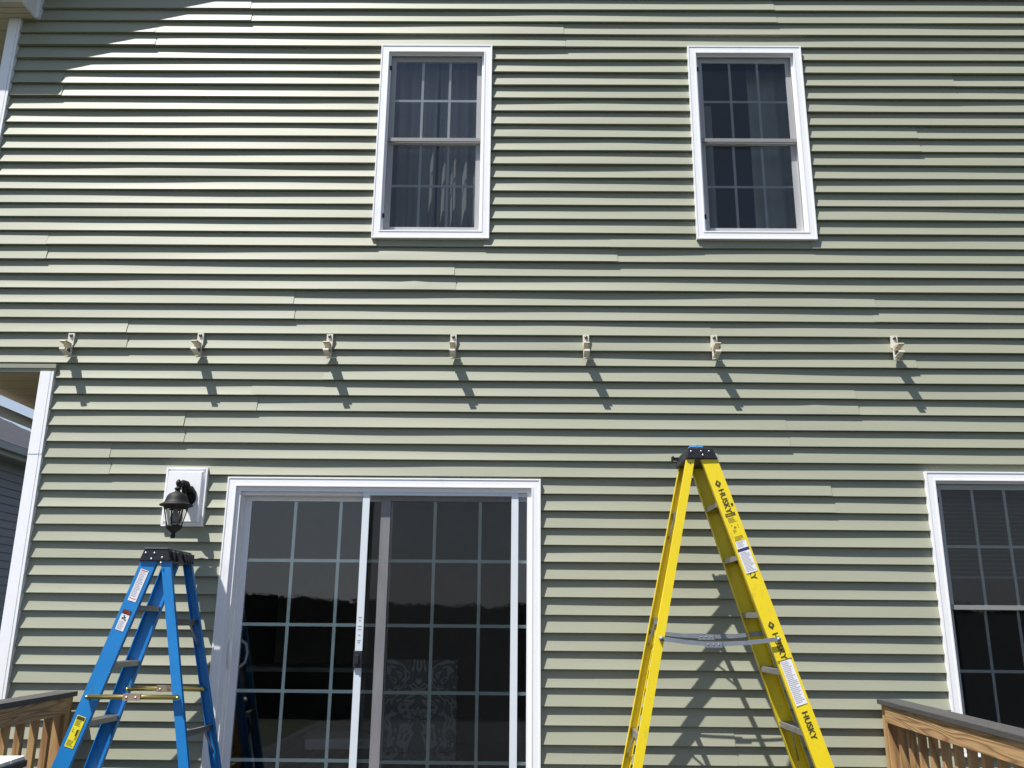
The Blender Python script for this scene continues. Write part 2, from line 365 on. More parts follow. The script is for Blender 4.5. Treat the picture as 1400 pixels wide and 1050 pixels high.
# bottom trim of the overhanging upper floor and its soffit
tr = MB(); tr.box(-3.66, -2.935, -.020, .03, 1.535, 1.562); tr.box(-3.66, -2.935, -.013, .03, 1.512, 1.534)
hpart(tr, 'starter_trim', SIDING)
sf = MB(); 
for i in range(40):
    y = .03+i*.2; sf.box(-3.64, -2.99, y, y+.192, 1.516, 1.53)
sf.box(-3.64, -2.99, .03, 8, 1.531, 1.55)
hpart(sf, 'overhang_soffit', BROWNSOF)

# eave box and rake
ev = MB()
yy = [-.195, .0]
for i in range(3): ev.box(-4.02, -3.47, -.180+i*.060+.003, -.180+(i+1)*.060-.003, 4.126, 4.135)
for i in range(60): ev.box(-4.02, -3.55, .0+i*.13+.003, .0+(i+1)*.13-.003, 4.126, 4.135)
ev.box(-4.02, -3.47, -.179, 8, 4.1355, 4.145)
hpart(ev, 'eave_soffit', CREAM)
bx = MB(); bx.poly([(-3.465,-.180,4.120),(-3.465,.0,4.120),(-3.465,.0,4.32),(-3.465,-.180,4.32)], (.016,0,0)); bx.box(-3.452, -3.43, -.03, .03, 4.118, 4.31)
bx.box(-4.02, -3.449, -.2065, -.1805, 4.124, 4.32)
hpart(bx, 'eave_return', WHITE2)
rk = MB()
for sgn in (1, -1):
    def X(x): return x if sgn == 1 else 2*APEX_X-x
    a = (-3.448, 4.296); b = (APEX_X, 4.296+.63*(APEX_X+3.448))
    for (y0, y1, dz0, dz1) in ((-.197, -.181, -.0, .17),):
        rk.poly([(X(a[0]),y0,a[1]+dz0),(X(b[0]),y0,b[1]+dz0),(X(b[0]),y0,b[1]+dz1),(X(a[0]),y0,a[1]+dz1)], (0, y1-y0, 0))
hpart(rk, 'rake_board', WHITE)
rs_ = MB()
for sgn in (1, -1):
    def X(x): return x if sgn == 1 else 2*APEX_X-x
    a = (-3.448, 4.312); b = (APEX_X, 4.312+.63*(APEX_X+3.448))
    rs_.poly([(X(a[0]),-.180,a[1]),(X(b[0]),-.180,b[1]),(X(b[0]),-.180,b[1]+.012),(X(a[0]),-.180,a[1]+.012)], (0, .22, 0))
hpart(rs_, 'rake_soffit', CREAM)
rf = MB()
for sgn in (1, -1):
    def X(x): return x if sgn == 1 else 2*APEX_X-x
    a = (-4.12, 4.06); b = (APEX_X, 4.06+.63*(APEX_X+4.12))
    rf.poly([(X(a[0]),-.24,a[1]+.2),(X(b[0]),-.24,b[1]+.2),(X(b[0]),-.24,b[1]+.24),(X(a[0]),-.24,a[1]+.24)], (0, 8.5, 0))
hpart(rf, 'roof', SHING)
gt = MB(); gt.poly([(-4.04,-.2,4.11),(-4.12,-.2,4.12),(-4.15,-.2,4.16),(-4.15,-.2,4.24),(-4.04,-.2,4.24)], (0, 8.3, 0)); hpart(gt, 'gutter', WHITE)
dp = MB(); dp.tube([(-3.62,.06,1.395),(-3.60,.5,1.392),(-3.59,.98,1.388),(-3.585,1.08,1.375),(-3.58,1.14,1.335),(-3.58,1.15,1.28)], .036, 12)
hpart(dp, 'downspout', mat('grey_downspout', (.70,.70,.74), rough=.5))

# ---- openings
def ring(mb, x0, x1, z0, z1, w, y0, y1, wt=None, wb=None):
    wt = w if wt is None else wt; wb = w if wb is None else wb
    if wt: mb.box(x0, x1, y0, y1, z1-wt, z1)
    if wb: mb.box(x0, x1, y0, y1, z0, z0+wb)
    mb.box(x0, x0+w, y0, y1, z0+wb, z1-wt); mb.box(x1-w, x1, y0, y1, z0+wb, z1-wt)
    return mb
def mitred(mb, x0, x1, z0, z1, w, yf, yb, bottom=True):
    """picture-frame casing: four mitred pieces"""
    X0, X1, Z0_, Z1 = x0+w, x1-w, z0+(w if bottom else 0), z1-w
    def q(a, b, c, d): mb.poly([(p[0], yf, p[1]) for p in (a, b, c, d)], (0, yb-yf, 0))
    q((x0,z1), (X0,Z1), (X1,Z1), (x1,z1)); q((x0,z0), (X0,Z0_), (X0,Z1), (x0,z1)); q((x1,z1), (X1,Z1), (X1,Z0_), (x1,z0))
    if bottom: q((x0,z0), (x1,z0), (X1,Z0_), (X0,Z0_))
def casing(mb, x0, x1, z0, z1, bottom=True):
    mitred(mb, x0, x1, z0, z1, .009, -.018, .03, bottom)
    b = .009 if bottom else 0
    mitred(mb, x0+.0092, x1-.0092, z0+b, z1-.0092, .037, -.0150, .03, bottom)
    b2 = .046 if bottom else 0
    mitred(mb, x0+.0464, x1-.0464, z0+b2, z1-.0464, .009, -.0175, .05, bottom)

def window(x0, x1, z0, z1, rail, muntin_v=2):
    wo = MB(); casing(wo, x0, x1, z0, z1)
    root = hpart(wo, 'window', WHITE)
    a0, a1, b0, b1 = x0+.0555, x1-.0555, z0+.0555, z1-.0555
    fr = MB(); ring(fr, a0-.02, a1+.02, b0-.02, b1+.02, .034, .012, .10); hpart(fr, 'frame', WHITE2, root)
    c0, c1, d0, d1 = a0+.014, a1-.014, b0+.014, b1-.014
    up = MB(); ring(up, c0, c1, rail-.012, d1, .034, .034, .052, wb=.026); sash_u = hpart(up, 'sash', WHITE2, root)
    lo = MB(); ring(lo, c0, c1, d0, rail+.012, .034, .054, .074, wt=.026, wb=.04); sash_l = hpart(lo, 'sash', WHITE2, root)
    for (zz0, zz1, y) in ((rail+.014, d1-.034, .042), (d0+.04, rail-.014, .064)):
        gx0, gx1 = c0+.034, c1-.034
        gl = MB(); gl.add([(gx0-.004,y,zz0-.004),(gx1+.004,y,zz0-.004),(gx1+.004,y,zz1+.004),(gx0-.004,y,zz1+.004)], [(0,1,2,3)]); hpart(gl, 'glass', GLASS, root)
        mu = MB()
        for i in (1, 2):
            x = gx0+(gx1-gx0)*i/3; mu.box(x-.0085, x+.0085, y+.003, y+.007, zz0, zz1)
        zc = (zz0+zz1)/2; e = [gx0]+[gx0+(gx1-gx0)*i/3 for i in (1, 2)]+[gx1]
        for i in range(3): mu.box(e[i]+(.0086 if i else 0), e[i+1]-(.0086 if i < 2 else 0), y+.0032, y+.0068, zc-.0085, zc+.0085)
        hpart(mu, 'grille', WHITE, root)
    sc = MB(); ring(sc, a0+.003, a1-.003, b0+.003, b1-.003, .013, .016, .026); sc.box(a0+.0165, a1-.0165, .014, .026, rail-.012, rail+.014)
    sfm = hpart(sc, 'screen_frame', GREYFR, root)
    ms = MB(); ms.add([(a0+.012,.022,b0+.012),(a1-.012,.022,b0+.012),(a1-.012,.022,b1-.012),(a0+.012,.022,b1-.012)], [(0,1,2,3)]); hpart(ms, 'screen_mesh', SCREEN2, root)
    for q in (b0+.10, b1-.13): lt = MB(); lt.box(a0+.006, a0+.020, .008, .018, q, q+.032); hpart(lt, 'screen_latch', BLACKP, root)
    return root
window(*WINS['w1'], 3.185)
window(*WINS['w2'], 3.190)
window(*WINS['w3'], .115)

# ---- patio door
dr = MB(); x0, x1, z0, z1 = DOOR
casing(dr, x0, x1, z0, z1, bottom=False)
door = hpart(dr, 'patio_door', WHITE)
jm = MB(); a0, a1, b1 = x0+.0555, x1-.0555, z1-.0555
jm.box(a0-.015, a0+.026, .0, .15, z0, b1+.015); jm.box(a1-.026, a1+.015, .0, .15, z0, b1+.015)
jm.box(a0+.026, a1-.026, .0, .15, b1-.028, b1+.015); jm.box(a0+.026, a1-.026, .026, .15, b1-.050, b1-.028)
jm.box(a0+.026, a0+.036, .045, .15, z0, b1-.05)
jm.box(a0-.015, a1+.015, -.01, .15, z0-.03, z0)
hpart(jm, 'door_frame', WHITE2, door)
def panel(px0, px1, pz0, pz1, y, name, stile_l, stile_r, m_l, gridx):
    fr = MB(); fr.box(px0, px0+stile_l, y, y+.034, pz0, pz1); hl = fr.build if False else None
    fr.box(px1-stile_r, px1, y, y+.034, pz0, pz1); fr.box(px0+stile_l, px1-stile_r, y, y+.034, pz1-.05, pz1); fr.box(px0+stile_l, px1-stile_r, y, y+.034, pz0, pz0+.09)
    o = hpart(fr, name, m_l, door)
    gx0, gx1, gz0, gz1 = px0+stile_l, px1-stile_r, pz0+.09, pz1-.05
    gl = MB(); gl.add([(gx0,y+.012,gz0),(gx1,y+.012,gz0),(gx1,y+.012,gz1),(gx0,y+.012,gz1)], [(0,1,2,3)]); hpart(gl, 'glass', GLASS, door)
    mu = MB(); zs = [.3595, -.0165, -.3925, -.7685, -1.145]
    for x in gridx: mu.box(x-.0095, x+.0095, y+.016, y+.021, gz0, gz1)
    es = [gx0]+[v for x in gridx for v in (x-.0096, x+.0096)]+[gx1]
    for z in zs:
        if z < gz0: continue
        for i in range(0, len(es), 2): mu.box(es[i], es[i+1], y+.0163, y+.0207, z-.0095, z+.0095)
    hpart(mu, 'grille', GRILLE, door)
    return o
panel(-1.703, -.775, z0+.01, .768, .078, 'sliding_panel', .055, .035, WHITE2, (-1.378, -1.098))
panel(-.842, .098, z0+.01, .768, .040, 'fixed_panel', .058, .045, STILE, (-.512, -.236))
sf_ = MB(); sx0, sx1, sz1 = -.950, -.003, .780
sf_.box(sx0, sx0+.042, .004, .018, z0+.01, sz1); sf_.box(sx1-.042, sx1, .004, .018, z0+.01, sz1)
sf_.box(sx0+.042, sx1-.042, .0045, .0175, sz1-.032, sz1); sf_.box(sx0+.042, sx1-.042, .0045, .0175, z0+.01, z0+.08); pass
scr = hpart(sf_, 'screen_frame', SCRFRAME, door)
ms = MB(); ms.add([(sx0+.04,.011,z0+.05),(sx1-.04,.011,z0+.05),(sx1-.04,.011,sz1-.03),(sx0+.04,.011,sz1-.03)], [(0,1,2,3)]); hpart(ms, 'screen_mesh', SCREEN, door)
la = MB(); la.box(-.956, -.905, -.010, .003, -.255, -.160); la.box(-.946, -.922, -.020, -.011, -.235, -.180); hpart(la, 'screen_latch', BLACKP, door, bevel=.004)
st = MB()
for z, w_ in ((.03,.018),(.012,.012),(-.02,.022),(-.038,.02),(-.07,.012),(-.10,.02),(-.112,.014)):
    st = MB(); st.box(-.930-w_/2, -.930+w_/2, .0028, .0036, z-.004, z); hpart(st, 'printed_mark', INKG, door)
hd = MB(); hd.tube([(-1.695,.07,-.115),(-1.690,.035,-.118),(-1.683,.018,-.14),(-1.678,.010,-.185),(-1.683,.018,-.235),(-1.690,.035,-.26),(-1.695,.07,-.264)], [.006,.008,.009,.010,.009,.008,.006], 10)
hpart(hd, 'door_handle', mat('bright_white_handle', (.85,.85,.86), rough=.3), door)
hb = MB(); hb.tube([(-1.655,.118,-.11),(-1.63,.15,-.13),(-1.622,.16,-.185),(-1.63,.15,-.24),(-1.655,.118,-.26)], .009, 8); hb.box(-1.70, -1.672, .0755, .077, -.30, -.08)
hpart(hb, 'handle_plate', WHITE2, door)

# ---- light mounting block (part of the cladding)
bl = MB(); mitred(bl, -2.160, -1.908, .550, .907, .009, -.016, .02); bl.box(-2.151, -1.917, -.008, .02, .559, .898)
bl.hexa([(-2.143,-.0082,.572),(-1.925,-.0082,.572),(-1.925,-.0082,.885),(-2.143,-.0082,.885)], [(-2.139,-.030,.577),(-1.937,-.030,.577),(-1.937,-.030,.878),(-2.139,-.030,.878)])
hpart(bl, 'light_mounting_block', WHITE)

# ================================================================== CURTAINS, BLIND, ROOM
def curtain(x0, x1, z0, z1, y, label, folds, amp=.025, m=None, taper=0, top=None):
    mb = MB(); k = 60; rows = 14; vs = []
    for j in range(rows+1):
        t = j/rows; z = z1+(z0-z1)*t
        for i in range(k+1):
            u = i/k; x = x0+(x1-x0)*u
            x += taper*t*t*(1-u) 
            yy = y+amp*math.sin(u*folds*2*math.pi+.6*math.sin(t*2+u*5))*(.6+.4*t)+.01*noise.noise(Vector((u*6, t*2, x0)))
            vs.append((x, yy, z))
    W = k+1; n_ = len(vs)
    vs2 = [(a, b+.0015, c) for a, b, c in vs]
    mb.add(vs+vs2, [(j*W+i, j*W+i+1, (j+1)*W+i+1, (j+1)*W+i) for j in range(rows) for i in range(k)]+[(n_+j*W+i, n_+(j+1)*W+i, n_+(j+1)*W+i+1, n_+j*W+i+1) for j in range(rows) for i in range(k)], True)
    return mb.build('curtain', m or FABRIC, recalc=False, label=label, cat='curtain', group='curtains behind the upper windows')
FAB2 = mat('light_curtain_cloth', (.62,.66,.62), rough=.9, var=.03)
curtain(-1.0, -.60, 2.35, 3.95, .22, 'pale curtain filling the left half of the left upstairs window', 5)
curtain(-.585, -.15, 2.35, 3.95, .235, 'pale folded curtain in the right half of the left upstairs window', 6)
curtain(1.62, 2.05, 2.35, 3.95, .22, 'grey curtain hanging in the right part of the right upstairs window', 4, .02, FAB2)
curtain(1.13, 1.36, 2.35, 3.6, .25, 'grey curtain edge low at the left side of the right upstairs window', 2, .02, FAB2)
bd = MB()
for i in range(22): bd.hexa([(2.53,.17,.87-i*.026),(3.2,.17,.87-i*.026),(3.2,.192,.878-i*.026),(2.53,.192,.878-i*.026)], [(2.53,.17,.8715-i*.026),(3.2,.17,.8715-i*.026),(3.2,.192,.8795-i*.026),(2.53,.192,.8795-i*.026)])
bd.box(2.52, 3.21, .165, .2, .88, .91); bd.box(2.53, 3.2, .17, .195, .29, .305)
bd.build('window_blind', mat('blind_slats', (.32,.33,.34), rough=.6), label='half lowered slatted blind inside the ground floor window at the right edge', cat='blind')

dam = bpy.data.materials.new('damask_cloth'); dam.use_nodes = True
n = dam.node_tree.nodes; l = dam.node_tree.links; b = n['Principled BSDF']; b.inputs['Roughness'].default_value = .8
tc = n.new('ShaderNodeTexCoord'); sx = n.new('ShaderNodeSeparateXYZ'); l.new(tc.outputs['Object'], sx.inputs[0])
ab = n.new('ShaderNodeMath'); ab.operation = 'ABSOLUTE'; l.new(sx.outputs['X'], ab.inputs[0]); cb = n.new('ShaderNodeCombineXYZ'); l.new(ab.outputs[0], cb.inputs[0]); l.new(sx.outputs['Z'], cb.inputs[2])
nz = n.new('ShaderNodeTexNoise'); nz.inputs['Scale'].default_value = 6.3; nz.inputs['Distortion'].default_value = 2.6; nz.inputs['Detail'].default_value = 1; l.new(cb.outputs[0], nz.inputs[0])
wv = n.new('ShaderNodeMath'); wv.operation = 'MULTIPLY'; wv.inputs[1].default_value = 19; l.new(nz.outputs[0], wv.inputs[0]); sn = n.new('ShaderNodeMath'); sn.operation = 'SINE'; l.new(wv.outputs[0], sn.inputs[0])
rp = n.new('ShaderNodeValToRGB'); rp.color_ramp.elements[0].position = .45; rp.color_ramp.elements[1].position = .55
rp.color_ramp.elements[0].color = (.20,.21,.20,1); rp.color_ramp.elements[1].color = (.48,.48,.45,1); l.new(sn.outputs[0], rp.inputs[0]); l.new(rp.outputs[0], b.inputs['Base Color'])
DARKW = mat('dark_walnut', (.05,.03,.02), rough=.35, var=.2)
def chair(loc, rz, w, h, backm, seatm, label, back=True):
    t = empty('dining_chair', loc, label=label, cat='chair'); t.rotation_euler.z = rz
    MB().box(-w/2, w/2, -.24, .24, .40, .48).build('seat', seatm, t, bevel=.02)
    if back: MB().box(-w/2, w/2, -.29, -.22, .47, .47+h).build('backrest', backm, t, bevel=.02)
    for a in (-1, 1):
        for c in (-1, 1): MB().bar((a*(w/2-.04), c*.19, .40), (a*(w/2-.03), c*.21, 0), .045, .045, w2=.03, h2=.03).build('leg', DARKW, t)
    return t
LIGHTC = mat('pale_cushion', (.60,.60,.58), rough=.8)
chair((-.70, 1.5, -1.34), 0, .55, .62, dam, dam, 'dining chair with patterned damask back seen through the door screen')
chair((-1.42, 2.1, -1.34), .2, .50, .3, LIGHTC, LIGHTC, 'chair with pale seat cushion seen low through the left door glass', back=False)
isl = empty('kitchen_island', (-1.6, 3.4, -1.34), label='dark kitchen island with pale worktop deep in the room behind the door', cat='kitchen island')
MB().box(-.8, .8, -.35, .35, 0, .9).build('cabinet', DARKW, isl); MB().box(-.86, .86, -.40, .40, .902, .94).build('worktop', LIGHTC, isl, bevel=.004)

# ================================================================== DECK
dk = MB(); x = -2.78
while x < 2.32: dk.box(x, x+.137, -7.6, -.03, -1.368, -1.33); x += .143
dk.box(-2.78, 2.32, -7.58, -7.5, -1.6, -1.37); dk.box(-2.78, -2.72, -7.5, -.05, -1.6, -1.37); dk.box(2.26, 2.32, -7.5, -.05, -1.6, -1.37)
dk.build('deck_floor', DECKM, kind='structure')
def railing(name, X, yaw, sgn, label):
    """sgn=+1: the house-side railing at the right; cap overhangs towards the deck"""
    t = empty(name, (X, -.02, -1.33), label=label, cat='railing'); t.rotation_euler.z = yaw
    H = .935; L = 2.9
    cp = MB(); y = 0
    for a, b_ in ((0, 2.98),): cp.box(-.0, .128, -b_, -a, H-.027, H)
    if sgn < 0: cp.v = [(-p[0], p[1], p[2]) for p in cp.v]
    cp.build('cap_board', CAPW, t, bevel=.003)
    def bx_(mb, a, b_, *r):
        mb.box(*(sorted((sgn*a, sgn*b_))), *r); return mb
    for py in (.002, 2.86): bx_(MB(), .022, .111, -py-.089, -py, -.3, H-.028).build('post', PTZ, t, bevel=.002)
    for a, b_ in ((.093, 2.859),):
        bx_(MB(), .010, .048, -b_, -a, H-.117, H-.0285).build('top_rail', PT, t, bevel=.002)
        bx_(MB(), .010, .048, -b_, -a, .05, .139).build('bottom_rail', PT, t, bevel=.002)
    k = 0; y = .155
    while y < 2.80:
        if True:
            jt = random.Random(k*7+int(sgn)).uniform(-.003, .003)
            bx_(MB(), 0.0485, .084, -y-.035+jt, -y+jt, .02, H-.029).build('baluster', PTZ, t, bevel=.0015)
        y += .152; k += 1
    return t
railing('deck_railing', 2.045, R(-4.2), 1, 'pine deck railing with dark grey cap at the right, before the ground floor window')
railing('deck_railing', -2.525, R(2.0), -1, 'pine deck railing with dark grey cap at the left, beside the blue ladder')
# patio table at the lower left
tb = empty('patio_table', (-2.463, -1.494, -1.33), label='white slatted patio table with dark edge in the lower left corner', cat='table'); tb.rotation_euler.z = R(6)
tp = MB()
for i in range(6): tp.box(-.62+.0, .30, -.5+.14*i, -.5+.14*i+.134, .725, .742)
tp.build('tabletop', mat('white_table_top', (.80,.80,.82), rough=.4), tb, bevel=.002)
MB().box(-.63, .31, -.51, .345, .695, .7235).build('apron', BLACKP, tb, bevel=.003)
for a in (-.58, .26):
    for c in (-.46, .29): MB().box(a, a+.04, c, c+.04, 0, .694).build('leg', BLACKP, tb)

# ================================================================== LADDERS
def ladder(name, label, cat, M1, cap_m, spec):
    """spec in world coordinates, the two A-shaped sides stand parallel to the wall"""
    zt, zb = spec['zt'], -1.33
    root = empty(name, (spec['cx'], -.40, zb), label=label, cat=cat)
    off = Matrix.Translation(-Vector(root.location))
    def put(mb, nm, m, parent=None, **kw):
        o = mb.build(nm, m, parent or root, **kw)
        o.matrix_parent_inverse = off if parent is None else Matrix.Identity(4)
        return o
    def ctr(side, leg, z):
        (za, xa), (zc, xc) = spec[side][leg]; d0, gg = spec['d'][side]
        return Vector((xa+(xc-xa)*(za-z)/(za-zc), -(d0+gg*(zt-z)), z))
    rails = {}
    for side in ('F', 'B'):
        for leg, wd_, fl in (('climb', spec['wc'], .030), ('rear', spec['wr'], .026)):
            a, b_ = ctr(side, leg, zt), ctr(side, leg, zb+.02); d = (b_-a).normalized()
            v = Vector((0, 1 if side == 'F' else -1, 0)); u = d.cross(v).normalized(); v = u.cross(d).normalized() if (u.cross(d)).dot(v) > 0 else -u.cross(d).normalized()
            h = wd_/2; th = .004
            prof = [(-h,0),(h,0),(h,fl),(h-th,fl),(h-th,th),(-h+th,th),(-h+th,fl),(-h,fl)]
            mb = MB(); pa = [a+u*p+v*q for p, q in prof]; pb = [b_+u*p+v*q for p, q in prof]; k = len(prof)
            mb.add(pa+pb, [(i, (i+1)%k, k+(i+1)%k, k+i) for i in range(k)]+[(0,1,4,5),(1,2,3,4),(0,5,6,7)]+[(k,k+5,k+4,k+1),(k+1,k+4,k+3,k+2),(k,k+7,k+6,k+5)])
            rails[side+leg] = put(mb, 'climbing_rail' if leg == 'climb' else 'rear_rail', M1, bevel=0)
            ft = MB(); ft.bar(b_+d*-.05+v*.012, b_+d*.02+v*.012, .042, wd_+.012, up=u); put(ft, 'foot', BLACKP, bevel=.003)
    for z in spec['steps']:
        a = ctr('F', 'climb', z)+Vector((0,.005,0)); b_ = ctr('B', 'climb', z)+Vector((0,-.005,0)); mb = MB(); w_ = spec['wc']-.012
        b_.z = a.z
        mb.bar(a, b_, w_, .003); 
        for s_ in (-1, 1):
            o = Vector((s_*(w_/2-.0015), 0, -.0135)); mb.bar(a+o, b_+o, .003, .024)
        for i in range(-2, 3): o = Vector((i*.013, 0, .0025)); mb.bar(a+o, b_+o, .004, .002)
        st_ = put(mb, 'step', ALU)
        if z in spec['braced']:
            for (p, sg) in ((a, 1), (b_, -1)):
                br = MB(); br.tube([p+Vector((0, sg*.11, -.018)), ctr('F' if sg == 1 else 'B', 'climb', z-.20)+Vector((0, sg*.008, 0))], .004, 6)
                put(br, 'step_brace', ALU)
    for z in spec['bars']:
        a = ctr('F', 'rear', z)+Vector((0,.006,0)); b_ = ctr('B', 'rear', z)+Vector((0,-.006,0)); b_.z = a.z; mb = MB(); mb.bar(a, b_, .004, .034); mb.bar(a+Vector((0.009,0,.016)), b_+Vector((0.009,0,.016)), .016, .003)
        put(mb, 'rear_brace', ALU)
        for (p, sg) in ((a, 1), (b_, -1)):
            gu = MB(); gu.bar(p+Vector((-.004, sg*.09, -.01)), ctr('F' if sg == 1 else 'B', 'rear', z-.13)+Vector((-.004, sg*.010, 0)), .003, .012)
            put(gu, 'gusset', ALU)
    return root, put, ctr, rails

# ---- yellow ladder
Y = dict(zt=.90, cx=1.08, d={'F': (.526, .055), 'B': (.214, -.055)}, wc=.086, wr=.045,
         F=dict(climb=((.889,1.053),(-1.33,1.732)), rear=((.886,.949),(-1.33,.458))),
         B=dict(climb=((.889,1.050),(-1.33,1.735)), rear=((.902,.962),(-1.33,.468))),
         steps=[.655,.365,.067,-.22,-.51,-.80,-1.09], braced=[-.51,-1.09], bars=[.61,.02,-.57,-1.12])
yl, yput, yctr, yr = ladder('step_ladder', 'tall yellow fibreglass step ladder with black top standing against the siding', 'ladder', YEL, BLACKP, Y)
def front_matrix(ctr, z, zt, du=0, lift=.0012):
    p = ctr('F', 'climb', z); d = (ctr('F', 'climb', z-.1)-p).normalized(); 
    y = Vector((1,0,0)); y = (y-d*y.dot(d)).normalized(); n = d.cross(y).normalized()
    if n.y > 0: n = -n
    return p+n*lift+y*du, d, y, n
def text_on(ctr, put, s_, z, size, m, du=0, parent=None, ext=.0004, bold=.02):
    c = bpy.data.curves.new('t', 'FONT'); c.body = s_; c.size = size; c.align_y = 'CENTER'; c.extrude = ext; c.offset = bold*size; c.resolution_u = 2; c.space_character = 1.02
    o = bpy.data.objects.new('t', c); COL.objects.link(o); bpy.context.view_layer.update()
    me = bpy.data.meshes.new_from_object(o.evaluated_get(bpy.context.evaluated_depsgraph_get())); bpy.data.objects.remove(o)
    p, d, y, n = front_matrix(ctr, z, 0, du)
    me.transform(Matrix(((d.x,y.x,n.x,p.x),(d.y,y.y,n.y,p.y),(d.z,y.z,n.z,p.z),(0,0,0,1))))
    me.materials.clear(); me.materials.append(m)
    return me
def sticker(ctr, za, zb, w_, base, marks, du=0, lift=.0010):
    """quads lying on the rail: base patch + list of (material index, t0,t1,u0,u1)"""
    p, d, y, n = front_matrix(ctr, za, 0, du, lift); p2 = front_matrix(ctr, zb, 0, du, lift)[0]; Lg = (p2-p).length
    mb = MB()
    def patch(t0, t1, u0, u1, h):
        q = [p+d*Lg*t0+y*w_*u0, p+d*Lg*t1+y*w_*u0, p+d*Lg*t1+y*w_*u1, p+d*Lg*t0+y*w_*u1]
        mb.add([v for v in q]+[v+n*h for v in q], [(0,1,2,3),(4,5,6,7),(0,1,5,4),(1,2,6,5),(2,3,7,6),(3,0,4,7)])
        return 6
    mi = [0]*patch(0, 1, -.5, .5, .0004)
    for (k, t0, t1, u0, u1) in marks: mi += [k]*patch(t0, t1, u0, u1, .0007)
    return mb, mi
def put_sticker(put, parent_put, name, mbmi, mats):
    mb, mi = mbmi; o = put(mb, name, mats, recalc=False); o.data.polygons.foreach_set('material_index', mi); return o
def put_mesh(root, me, name):
    o = bpy.data.objects.new(name, me); COL.objects.link(o); o.parent = root; o.matrix_parent_inverse = Matrix.Translation(-Vector(root.location)); return o
def join_meshes(meshes):
    bm = bmesh.new()
    for m_ in meshes: bm.from_mesh(m_)
    me = bpy.data.meshes.new('lettering'); bm.to_mesh(me); bm.free(); me.materials.append(INK); return me
def logo(ctr, z, du=0, s_=.017):
    p, d, y, n = front_matrix(ctr, z, 0, du, .0010); mb = MB()
    o = [p-d*s_*1.25, p+y*s_, p+d*s_*1.25, p-y*s_]; i_ = [p-d*s_*.75+y*.002, p+y*s_*.45, p+d*s_*.35, p-y*s_*.45]
    mb.add(o+i_+[v+n*.0008 for v in o+i_], [(8,9,13,12),(9,10,14,13),(10,11,15,14),(11,8,12,15)])
    me = bpy.data.meshes.new('logo'); me.from_pydata(mb.v, [], mb.f); return me
ms_ = []
for zl_, zx in ((.752,.722),(.40,.37),(.005,-.033),(-.385,-.415)):
    if zl_ != .40 and zl_ != -.385: put_mesh(yl, join_meshes([logo(yctr, zl_, -.004)]), 'emblem')
    put_mesh(yl, join_meshes([text_on(yctr, yput, 'HUSKY', zx, .043, INK, du=-.002)]), 'lettering')
rl = random.Random(5)
def lines(n_, t0, t1, idx, u0=-.42, u1=.42):
    o = []
    for i in range(n_):
        t = t0+(t1-t0)*i/n_; a = u0+rl.uniform(0, .05); b = u1-rl.uniform(0, .3); o.append((idx, t, t+(t1-t0)/n_*.42, a, b))
    return o
# warning print straight on the rail: dark bar, small diagrams, ruled text
mk = [(1,.0,.13,-.46,.46),(0,.03,.10,-.38,.38)]+lines(6,.17,.36,1)+lines(4,.60,.74,1,-.3,.1)+lines(4,.84,1,1)+[(1,.42,.46,-.3,-.2),(1,.48,.50,-.05,.05),(1,.44,.58,.28,.32),(1,.52,.56,-.12,.1)]
mb, mi = sticker(yctr, .590, .442, .060, None, mk, lift=.0008); put_sticker(yput, None, 'warning_print', (mb, mi), [YEL, INK])
mb, mi = sticker(yctr, .440, .402, .060, None, lines(5,.1,.9,1), lift=.0009); put_sticker(yput, None, 'sticker', (mb, mi), [PAPER, INKG])
mb, mi = sticker(yctr, .402, .275, .064, None, [(2,.0,.12,-.5,.5)]+lines(15,.17,.97,1), lift=.0018); put_sticker(yput, None, 'sticker', (mb, mi), [PAPER, INKG, NAVY])
mb, mi = sticker(yctr, -.170, -.385, .060, None, lines(24,.03,.97,1,-.45,.45)+[(2,-.02,.0,-.7,.6)], lift=.0018); put_sticker(yput, None, 'sticker', (mb, mi), [PAPER, INKG, INK])
hole = MB(); p, d, y, n = front_matrix(yctr, .632, 0, .028, .001); hole.tube([p, p+n*.003], .0065, 10); yput(hole, 'rail_hole_shade', BLACKP)  # black disc stands in for the shaded depth of an open hole

def cap(put, m, xs_top, xs_bot, ztop, zbot, yf, yb):
    mb = MB(); mb.poly([(xs_bot[0],yf,zbot),(xs_bot[1],yf,zbot),(xs_top[1],yf,ztop),(xs_top[0],yf,ztop)], (0, yb-yf, 0))
    return mb
yc = cap(yput, BLACKP, (.935,1.070), (.922,1.100), .952, .888, -.538, -.200)
for i in range(5): yc.box(.945, 1.06, -.50+i*.065, -.50+i*.065+.02, .952, .956)
ycap = yput(yc, 'top_cap', BLACKP, bevel=.006)
ex = MB(); ex.box(.905, .935, -.24, -.205, .935, .951); ex.box(.898, .908, -.245, -.20, .932, .957)
yput(ex, 'tool_hook', BLACKM, bevel=.002)
tq = MB(); tq.box(.948, .985, -.534, -.30, .9525, .963); tq.box(.99, 1.020, -.534, -.36, .9525, .961); yput(tq, 'tool_tray', BLUETRAY, bevel=.002)
rv = MB()
for x, z in ((.951,.929),(1.006,.931),(1.050,.931),(1.015,.909)): rv.lathe((0,0,0), [(.0001,0)], 4) if False else rv.tube([(x,-.538,z),(x,-.541,z),(x,-.5425,z)], [.0052,.0048,.002], 10)
yput(rv, 'rivet', RIVET)
dot = MB(); c_ = yctr('F','rear',.868); dot.tube([c_+Vector((0,.0,0)), c_+Vector((0,-.003,0))], .004, 8); yput(dot, 'rivet', BOLT)
